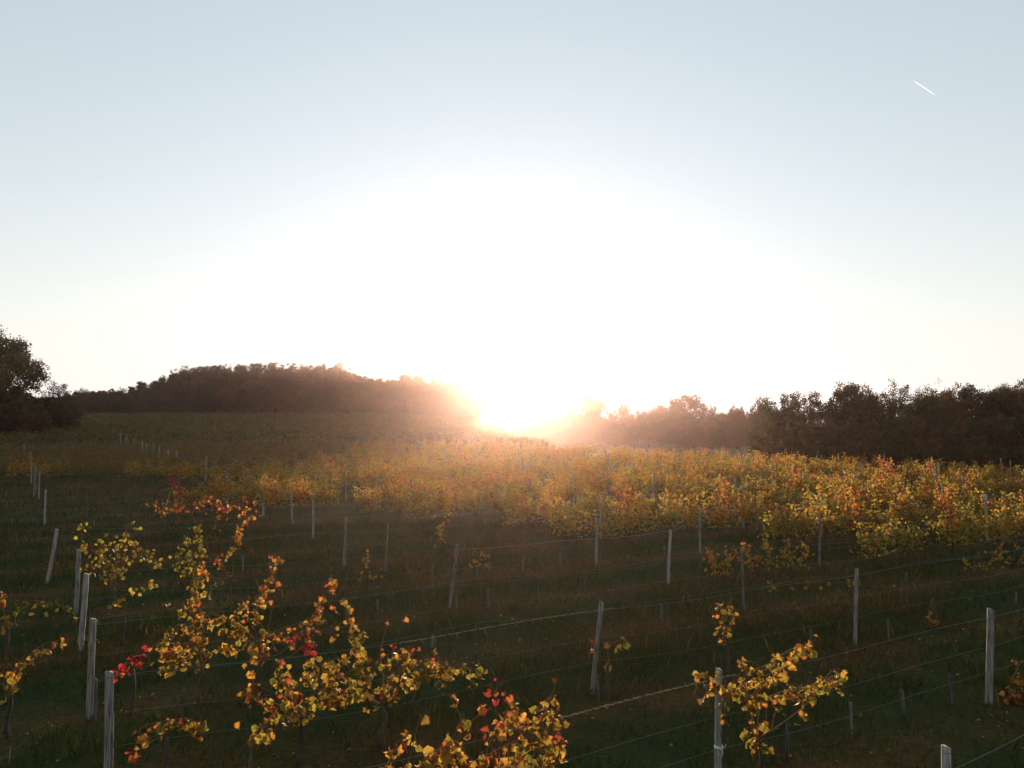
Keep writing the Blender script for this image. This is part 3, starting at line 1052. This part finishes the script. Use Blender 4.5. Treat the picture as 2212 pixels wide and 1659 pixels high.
def bulk(name, places, vlist, kind_label, mat=None):
    fg = Geo()
    for (x, y, rz, sc_, vi, dt) in places:
        v, f, a = vlist[vi]
        c, sn = math.cos(rz), math.sin(rz)
        z = gz(x, y)
        q = np.stack([v[:, 0] * c - v[:, 1] * sn + x, v[:, 0] * sn + v[:, 1] * c + y, v[:, 2] * sc_ + z], 1)
        fg.add(q, f, None, np.clip(a + dt, 0, 1))
    o = link(name, fg.mesh(name, mat or M_FOL, 'tint'))
    return tag(o, kind_label, 'vineyard', kind='stuff')


def far_places(sel):
    return [(x, y, math.atan(s) + (math.pi if R.random() < .5 else 0), R.uniform(.88, 1.15), R.randrange(8), R.uniform(-.1, .1)) for (y, x, k, s, p_) in spots[NEARV:] if sel(x, y)]


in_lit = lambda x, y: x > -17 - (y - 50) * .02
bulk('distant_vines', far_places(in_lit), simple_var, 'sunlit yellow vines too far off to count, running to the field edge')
bulk('shaded_vines', far_places(lambda x, y: not in_lit(x, y)), simple_var, 'olive vines coloured darker for the hill shade left of the sunlit vines', M_FOL_SHADE)

# the far left field, in the shade of the hill
tiny = []
for s_ in range(6):
    rg = np.random.default_rng(500 + s_)
    n = 26
    c = np.stack([rg.uniform(-1.1, 1.1, n), rg.normal(size=n) * .22, rg.uniform(.5, 1.6, n)], 1)
    fg = Geo()
    add_leaves(fg, c, .28 + rg.normal(size=n) * .14, rg.uniform(.14, .24, n), rg, True)
    tiny.append((np.concatenate(fg.v), np.concatenate(fg.f3), np.concatenate(fg.a)))
pl = []
for k in range(9, 95):
    y0 = 22.3 + 3.5 * (k - 4)
    x = -190.0
    while x < 3:
        y = y0 + .43 * x
        x += 2.0
        if y < 60 or y > 258 or abs(x) > y * .74 + 6:
            continue
        if x > -60 and y < 96:
            continue
        pl.append((x + R.uniform(-.3, .3), y, math.atan(.43), R.uniform(.85, 1.15), R.randrange(6), R.uniform(-.12, .08)))
bulk('shaded_field_vines', pl, tiny, 'olive vines coloured darker for shade, covering the rising left field below the wooded hill', M_FOL_SHADE)

# ------------------------------------------------------------------ posts
POSTI = [0]


def post_geo(p0, p1, w, rr):
    """split stake: squarish, slightly twisted, chipped slanting top"""
    g = Geo()
    n = 7
    d = p1 - p0
    ax = d.normalized()
    u = ax.cross(Vector((rr.uniform(-.3, .3), 1, 0))).normalized()
    v = ax.cross(u)
    rings, f4 = [], []
    prof = []
    for j in range(8):
        an = math.pi / 8 + j * math.pi / 4
        q = .5 / max(abs(math.cos(an)), abs(math.sin(an)))
        prof.append((math.cos(an) * q * rr.uniform(.92, 1.08), math.sin(an) * q * rr.uniform(.8, 1.05)))
    bow = Vector((rr.uniform(-.012, .012), rr.uniform(-.01, .01), 0))
    for i in range(n):
        t = i / (n - 1)
        c = p0 + d * t + bow * math.sin(math.pi * t)
        ww = w * (1.06 - .12 * t) * rr.uniform(.97, 1.03)
        tw = .12 * t
        for j, (a, b) in enumerate(prof):
            aa, bb = a * math.cos(tw) - b * math.sin(tw), a * math.sin(tw) + b * math.cos(tw)
            q = c + u * aa * ww + v * bb * ww * .8
            if i == n - 1:
                q += ax * (aa * .25 * w + rr.uniform(-.006, .006))
            rings.append(tuple(q))
    for i in range(n - 1):
        for j in range(8):
            k = (j + 1) % 8
            f4.append((i * 8 + j, i * 8 + k, (i + 1) * 8 + k, (i + 1) * 8 + j))
    o = (n - 1) * 8
    f3 = [(o, o + j, o + j + 1) for j in range(1, 7)]
    g.add(rings, f3, f4)
    return g


def post(top, base, label, w=.085, z=1.5, name='vineyard_post', group=None, cat='post'):
    rr = random.Random(POSTI[0] * 7 + 3)
    POSTI[0] += 1
    t = at_z(top[0], top[1], z)
    b = at_y(base[0], base[1], t.y)
    p0 = Vector((b.x, t.y, gz(b.x, t.y) - .12))
    loc = Vector((b.x, t.y, gz(b.x, t.y)))
    g = post_geo(p0 - loc, t - loc, w, rr)
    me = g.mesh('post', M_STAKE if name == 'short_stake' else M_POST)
    root = empty(name, loc)
    link('stake', me, root)
    if name == 'vineyard_post':
        for f in (.97, .72, .5):
            c = (p0 - loc).lerp(t - loc, f) + Vector((0, -w * .45, 0))
            st = Geo()
            st.tube([c + Vector((-w * .35, .02, .01)), c + Vector((-w * .3, -.004, 0)), c + Vector((w * .3, -.004, 0)), c + Vector((w * .35, .02, -.01))], .0028, 4)
            link('wire_loop', st.mesh('wire_loop', M_WIRE), root)
    tag(root, label, cat, group)
    return root, t


posts = [
    ((236, 1452), (233, 1680), 'thick grey post standing in front at the lower left, nearest of the left line', .10),
    ((201, 1337), (193, 1556), 'straight grey post just behind the thick lower-left post', .095),
    ((187, 1240), (172, 1416), 'slanting grey post touching the bushy yellow vine at left', .10),
    ((123, 1143), (99, 1297), 'strongly slanting grey post near the left edge', .09),
    ((99, 1058), (96, 1145), 'thin upright post in the shade near the left edge, shorter of the pair', .075),
    ((86, 1020), (83, 1112), 'thin upright post in the shade near the left edge, farther of the pair', .08),
    ((747, 1117), (742, 1236), 'upright grey post just left of the thin straight post', .085),
    ((838, 1131), (832, 1259), 'thin straight pale post between two thicker ones left of the glare', .06),
    ((988, 1175), (970, 1316), 'leaning grey post right in the veil of light below the sun', .08),
    ((628, 1057), (632, 1156), 'second thick grey post of the line below the sunlit vines at left', .085),
    ((676, 1079), (676, 1168), 'third grey post of the line below the sunlit vines at left', .08),
    ((568, 1043), (568, 1136), 'first grey post of the line below the sunlit vines at left', .10),
    ((1289, 1118), (1287, 1206), 'short grey post just right of the red-tinted glare', .085),
    ((1449, 1144), (1443, 1272), 'grey post with a tuft of dry vine halfway down right of the glare', .075),
    ((1300, 1300), (1277, 1514), 'tall leaning grey post in the middle of the bare rows', .08),
    ((1851, 1228), (1847, 1398), 'pale straight post alone in the bare ground at right', .075),
    ((2140, 1316), (2134, 1488), 'pale straight post near the right edge', .095),
    ((1553, 1445), (1551, 1680), 'weathered post tied with white string', .078),
    ((2043, 1612), (2038, 1780), 'broad split post top cut by the bottom edge at right', .088),
    ((1603, 1183), (1606, 1314), 'thin dark post hidden among leaves right of centre', .05),
    ((1770, 1119), (1768, 1196), 'post rising above the right-hand leafy row', .065),
    ((170, 1186), (166, 1235), 'short twin post behind the bushy vine at left', .09),
    ((526, 1023), (526, 1075), 'small post at the left border of the sunlit vines', .07),
    ((490, 1010), (490, 1040), 'tiny post left of the small border post', .07),
    ((864, 1020), (864, 1100), 'thin dark pole standing up out of the vines left of the glare', .04),
    ((68, 997), (68, 1040), 'short broad post in the shade at the left edge', .09),
    ((1512, 1100), (1512, 1160), 'post half sunk in the leaves above the bare ground right of centre', .07),
]
tops = {}
for tp, bs, lab, w in posts:
    r, t = post(tp, bs, lab, w)
    tops[tp] = (r, t)

# the white string round the tied post, a part of that post
r, t = tops[(1553, 1445)]
c = at_y(1552.5, 1613, t.y) - r.location
g = Geo()
for dz in (-.012, .0, .013):
    g.tube([c + Vector((.050 * math.cos(a), .045 * math.sin(a), dz + .004 * math.sin(2 * a))) for a in np.linspace(0, 6.28, 14)], .0055, 5)
g.tube([c + Vector((.01, -.05, 0)), c + Vector((.03, -.07, -.03)), c + Vector((.012, -.07, -.09))], .005, 4)
g.tube([c + Vector((.0, -.05, 0)), c + Vector((-.025, -.07, -.03)), c + Vector((-.015, -.07, -.07))], .005, 4)
g.tube([c + Vector((.02, -.05, 0)), c + Vector((.065, -.06, .02)), c + Vector((.075, -.05, .05))], .005, 4)
tag(link('string_tie', g.mesh('string_tie', M_STRING), r), 'white string knotted round the post')

STAKES = [
    ((715, 1242), 20, 'short stake under the upright post left of the thin straight post'), ((933, 1223), 49, 'thin short stake between the thin straight post and the leaning post'),
    ((985, 1274), 37, 'short stake touching the foot of the leaning post in the glare'), ((1054, 1269), 40, 'short dark stake right of the leaning post foot'),
    ((1161, 1260), 39, 'short stake below the red glare, second right of the leaning post'), ((1210, 1193), 30, 'tiny stake high in the bare ground left of the short grey post'),
    ((1131, 1203), 31, 'faint tiny stake in the middle of the red glare'), ((1177, 1170), 26, 'faint thin stake under the leafy rows in the glare'),
    ((1031, 1220), 30, 'faint thin stake beside the faint small vine'), ((935, 1371), 30, 'stake rising behind the leaves of the biggest leafy mass'),
    ((538, 1600), 60, 'dark stake at the bottom edge left of centre'), ((816, 1294), 32, 'dim stake above the biggest leafy mass'),
    ((701, 1126), 25, 'tiny stake left of the upright grey post'), ((780, 1119), 32, 'tiny stake between the upright post and the thin straight post'),
    ((1260, 1244), 20, 'tiny pale stake in the bare ground right of the red glare'), ((1347, 1236), 42, 'thin stake between the short grey post and the tufted post'),
    ((1298, 1188), 16, 'tiny stake at the foot of the short grey post'), ((1428, 1302), 50, 'short upright stake below the tufted post'),
    ((1542, 1404), 40, 'short stake just left of the string-tied post top'), ((1702, 1562), 84, 'dark stake in the grass right of the string-tied post'),
    ((1512, 1213), 27, 'tiny stake under the orange-tipped vine'), ((1291, 1456), 56, 'dark stake against the foot of the tall leaning post'),
    ((1434, 1179), 18, 'tiny stake left of the tufted post top'), ((1918, 1337), 46, 'short brownish stake right of the pale straight post'),
    ((1948, 1489), 60, 'dim stake in the dark grass at lower right'), ((1837, 1516), 80, 'tall dim stake in the dark grass left of the lower-right stake'),
    ((1752, 1359), 57, 'dim stake behind the vine draped on the wire'), ((2053, 1456), 70, 'very dim stake right of the tiny vine'),
    ((2194, 1279), 28, 'thin pale stake at the right edge'), ((1958, 1236), 22, 'faint thin stake under the right-hand leafy row'),
    ((524, 1200), 35, 'thin stake under the orange and red climbing vine'), ((455, 1264), 46, 'thin stake beside the leafy column of the tall yellow vine'),
    ((161, 1294), 22, 'short broad stump-like stake left of the slanting post'), ((206, 1466), 90, 'dark stake pressed against the straight lower-left post'),
    ((204, 1123), 16, 'tiny stake near the slanting left-edge post'), ((257, 1074), 24, 'thin stake in the shaded grass at left'),
    ((188, 1097), 20, 'tiny stake in the shaded grass near the left posts'), ((276, 1096), 16, 'tiniest stake in the shaded grass at left'),
]
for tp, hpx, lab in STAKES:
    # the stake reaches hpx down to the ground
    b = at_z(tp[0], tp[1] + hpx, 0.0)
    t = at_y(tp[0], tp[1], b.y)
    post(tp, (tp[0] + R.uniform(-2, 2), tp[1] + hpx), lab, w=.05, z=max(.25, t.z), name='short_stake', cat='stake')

# pale far posts in the left field and posts sticking out of the dense rows
for px, py in ((385, 974), (365, 973), (347, 965), (333, 962), (318, 958), (310, 956), (55, 960), (70, 975), (80, 1006), (48, 940), (40, 925), (290, 948), (275, 944), (262, 941), (245, 936), (230, 932), (447, 985), (212, 926), (195, 921)):
    D = 3.0 * 1598 / (py - 900)
    for _ in range(6):
        zt = gz((px - 1106) / 1598 * D, D) + 1.75
        D = (H - zt) * 1598 / (py - 900)
        if D < 0 or D > 230:
            D = 200
    x = (px - 1106) / 1598 * D
    base_z = gz(x, D)
    g = post_geo(Vector((0, 0, -.1)), Vector((R.uniform(-.05, .05), 0, 1.75)), .13, R)
    o = link('vineyard_post', g.mesh('vineyard_post', M_POST))
    o.location = (x, D, base_z)
    le = px < 100
    tag(o, 'small far post in the short line at the left edge of the shaded field' if le else 'small pale post in the diagonal line crossing the shaded left field', 'post',
        'far posts at the left edge of the shaded field' if le else 'far posts in the diagonal line of the shaded field')
cnt = 0
post_meshes = [post_geo(Vector((0, 0, -.1)), Vector((R.uniform(-.06, .06), R.uniform(-.04, .04), 1.62 + .06 * i)), .085, R).mesh('vineyard_post', M_POST) for i in range(5)]
for k in range(3, 26):
    y0, s = row_line(k)
    x = START.get(k, -20) + R.uniform(1, 5)
    npost = 0
    while x < 46:
        y = y0 + s * x
        x += 6.2
        edge = 93 - max(x - 3, 0) * 1.27
        if y < 18 or y > edge or abs(x) > y * .72 or (x < -16 and y < 40):
            continue
        o = link('vineyard_post', R.choice(post_meshes))
        o.location = (x, y, gz(x, y))
        o.rotation_euler = (R.uniform(-.04, .04), R.uniform(-.05, .05), R.uniform(0, 3))
        npost += 1
        if k in zone:
            tag(o, 'grey post buried in the %s, %s post from its left end' % (zone[k], NTH[npost - 1]), 'post', 'posts buried in the full leafy rows')
        else:
            tag(o, 'grey post top barely showing above the far sunlit vines', 'post', 'posts among the far sunlit vines')

# ------------------------------------------------------------------ wires
ORD = {-1: 'lower right corner', 0: 'first bare row', 1: 'second bare row', 2: 'third bare row', 3: 'fourth bare row', 4: 'fifth bare row', 5: 'sixth bare row', 6: 'seventh bare row'}
SPAN = {-1: (2.2, 9), 0: (-5, 12), 1: (-4.9, 16), 2: (-6.4, 18), 3: (-8.4, 16), 4: (-11, 14), 5: (-12.6, 6), 6: (-13, 0)}
for k in range(-1, 7):
    y0, s = row_line(k)
    xa, xb = SPAN[k]
    for hi, (hz, nm) in enumerate(((1.46, 'top'), (1.0, 'middle'), (.62, 'lowest'))):
        if k >= 4 and hi > 1:
            continue
        rr = random.Random(k * 10 + hi)
        pts = []
        x = xa
        span = 6.1
        ph = {0: 2.54, 1: 1.5, 2: -.7, 3: -1.34}.get(k, 0)
        while x <= xb:
            t = ((x - ph) / span) % 1.0
            sag = (.05 + .02 * hi) * 4 * t * (1 - t)
            y = y0 + s * x + (.04 if hi else 0)
            pts.append((x, y, gz(x, y) + hz - sag))
            x += .4
        g = Geo()
        rad = .0035 if hi == 0 else .0024
        g.tube(pts, rad, 4)
        o = link('trellis_wire', g.mesh('trellis_wire', M_WIRE))
        base_lab = '%s trellis wire of the %s' % (nm, ORD[k]) if k >= 0 else '%s trellis wire crossing the lower right corner' % nm
        tag(o, base_lab, 'wire', 'trellis wires')
        if hi == 0 and k in (0, 1, 3):
            # dry tendrils and cane scraps left wound on the top wire: part of the wire's dress
            tg = Geo()
            rng_ = {0: (.5, 2.5), 1: (-1.6, 1.6), 3: (-1.3, 4.4)}[k]
            x = rng_[0]
            while x < rng_[1]:
                y = y0 + s * x
                t = ((x - ph) / span) % 1.0
                z = gz(x, y) + hz - .05 * 4 * t * (1 - t)
                q = []
                a0 = rr.uniform(0, 6)
                ln = rr.uniform(.1, .3)
                for i in range(9):
                    u_ = i / 8
                    q.append((x + ln * u_, y + s * ln * u_ + .009 * math.cos(a0 + u_ * 16), z + .009 * math.sin(a0 + u_ * 16)))
                tg.tube(q, .0026, 3, False)
                if rr.random() < .35:
                    tg.tube([q[4], (q[4][0] + rr.uniform(-.04, .04), q[4][1], q[4][2] - .05), (q[4][0] + rr.uniform(-.05, .05), q[4][1] + .02, q[4][2] - rr.uniform(.06, .13))], .0022, 3, False)
                x += rr.uniform(.08, .2)
            tag(link('dry_tendril', tg.mesh('dry_tendril', M_DRY), o), kind='stuff')

# ------------------------------------------------------------------ grass
rg = np.random.default_rng(5)


def blades(n, x, y, hgt, wid, tint):
    z = ground_z(x, y) - .01
    an = rg.uniform(0, 6.28, n)
    lean = np.clip(rg.normal(size=(n, 2)) * .3, -.6, .6) * np.minimum(hgt, .25)[:, None]
    dx, dy = np.cos(an) * wid, np.sin(an) * wid
    v = np.stack([np.stack([x - dx, y - dy, z], 1), np.stack([x + dx, y + dy, z], 1),
                  np.stack([x + lean[:, 0] * .4 + dx * .6, y + lean[:, 1] * .4 + dy * .6, z + hgt * .6], 1),
                  np.stack([x + lean[:, 0], y + lean[:, 1], z + hgt], 1)], 1)
    f = np.arange(n * 4).reshape(n, 4)
    return v.reshape(-1, 3), f, np.repeat(tint, 4)


gg = Geo()
for y_a, y_b, dens, hm, wm in ((3.5, 9, 330, .13, .0045), (9, 18, 240, .14, .006), (18, 32, 110, .16, .010), (32, 62, 26, .2, .018)):
    area = (y_b ** 2 - y_a ** 2) * .92 + 8 * (y_b - y_a)
    n = int(area * dens)
    y = np.sqrt(rg.uniform(y_a ** 2, y_b ** 2, n))
    x = rg.uniform(-1, 1, n) * (y * .92 + 4)
    if y_a >= 32:
        k = x < -12
        x, y = x[k], y[k]
        n = len(x)
    # tussocks
    tx = np.sin(x * 2.1 + np.sin(y * 1.7) * 2) * np.cos(y * 2.6 + x * .8)
    q = np.sin(x * .35 + 1.1 * np.sin(y * .23)) * np.cos(y * .41 - x * .2)
    rc = (y - .49 * x - 7.6) / 3.6
    rd = np.abs(rc - np.round(rc))
    h_ = hm * (1 + .5 * tx + .35 * q) * rg.uniform(.4, 1.5, n) * np.where(rd < .13, .8, 1)
    tall = rg.random(n) < .006
    h_ = np.minimum(np.where(tall, h_ * 2.0, h_), .42)
    tint = np.clip(.33 + .5 * np.clip(.25 - rd, -.1, .2) * 1.2 + .28 * q + .16 * tx + rg.normal(size=n) * .15 + tall * .4, 0, 1)
    v, f, a = blades(n, x, y, np.maximum(h_, .03), wm * rg.uniform(.6, 1.4, n), tint)
    gg.add(v, None, f, a)
tag(link('grass', gg.mesh('grass', M_GRASS, 'tint')), 'dark green and brown grass between the bare trellis rows', 'grass', kind='stuff')

# fallen leaves under the rows
n = 5200
y = np.sqrt(rg.uniform(5 ** 2, 34 ** 2, n))
x = rg.uniform(-1, 1, n) * (y * .76 + 2)
rc = (y - .49 * x - 7.6) / 3.6
keep = rg.random(n) < np.exp(-(np.abs(rc - np.round(rc)) / .16) ** 2) + .12
x, y = x[keep], y[keep]
n = len(x)
fl = Geo()
c = np.stack([x, y, ground_z(x, y) + rg.uniform(.01, .09, n)], 1)
v, f, a = leaf_quads(c, np.full(n, .035), rg, np.clip(.5 + rg.normal(size=n) * .2, 0, 1), 2.5)
fl.add(v, None, f, a)
tag(link('fallen_leaves', fl.mesh('fallen_leaves', M_FOL, 'tint')), 'small fallen vine leaves lying in the grass under the bare rows', 'leaves', kind='stuff')

# ------------------------------------------------------------------ contrails high in the sky
m, nt, out = new_mat('contrail_ice')
M_TRAIL = m
df = N(nt, 'ShaderNodeBsdfDiffuse')
df.inputs[0].default_value = (.95, .95, .95, 1)
tr = N(nt, 'ShaderNodeBsdfTranslucent')
tr.inputs[0].default_value = (.95, .95, .95, 1)
tp_ = N(nt, 'ShaderNodeBsdfTransparent')
a1 = N(nt, 'ShaderNodeMixShader')
a1.inputs[0].default_value = .7
nt.links.new(df.outputs[0], a1.inputs[1])
nt.links.new(tr.outputs[0], a1.inputs[2])
at_ = N(nt, 'ShaderNodeAttribute', attribute_name='tint')
a2 = N(nt, 'ShaderNodeMixShader')
nt.links.new(at_.outputs['Fac'], a2.inputs[0])
nt.links.new(tp_.outputs[0], a2.inputs[1])
nt.links.new(a1.outputs[0], a2.inputs[2])
nt.links.new(a2.outputs[0], out.inputs[0])
for (pa, pb, lab, wpx, op) in (((1974, 175), (2022, 206), 'short white contrail slanting down at the upper right of the sky', 1.0, .8),
                               ((890, 387), (812, 397), 'faint flat white contrail left of the centre of the sky', 1.1, .9)):
    D = 9000.0
    A, B = at_y(*pa, D), at_y(*pb, D)
    g = Geo()
    n = 14
    pts = [A.lerp(B, i / (n - 1)) for i in range(n)]
    rads = [wpx / 1598 * D * (.45 + .9 * i / n) for i in range(n)]
    g.tube(pts, rads, 8)
    me = g.mesh('contrail', M_TRAIL, None, smooth=True)
    at2 = me.attributes.new('tint', 'FLOAT', 'POINT')
    at2.data.foreach_set('value', np.repeat([op * (1 - (i / (n - 1)) ** 1.2) for i in range(n)], 8).astype(np.float32))
    tag(link('contrail', me), lab, 'contrail')

# ------------------------------------------------------------------ haze volume added for the sun's glare
HAZE = .00018
hz = Geo()
x0, x1, y0_, y1, z0, z1 = -540, 540, -100, 720, -12, 34
hz.add([(x0, y0_, z0), (x1, y0_, z0), (x1, y1, z0), (x0, y1, z0), (x0, y0_, z1), (x1, y0_, z1), (x1, y1, z1), (x0, y1, z1)], None,
       [(0, 3, 2, 1), (4, 5, 6, 7), (0, 1, 5, 4), (1, 2, 6, 5), (2, 3, 7, 6), (3, 0, 4, 7)])
m, nt, out = new_mat('haze')
pv = N(nt, 'ShaderNodeVolumePrincipled')
pv.inputs['Color'].default_value = (1.0, .68, .66, 1)  # reddish tint stands in for the lens glare veil round the sun
pv.inputs['Density'].default_value = HAZE
pv.inputs['Anisotropy'].default_value = .865
nt.links.new(pv.outputs[0], out.inputs['Volume'])
hb = link('haze', hz.mesh('haze', m))
tag(hb, 'thin warm haze added for the sun glare over the whole vineyard', 'haze', kind='stuff')
print('LEAVES', LEAF_COUNT[0], 'objects', len(sc.objects), 'spots', len(spots), 'far', len(pl), 'grass', gg.n // 4)
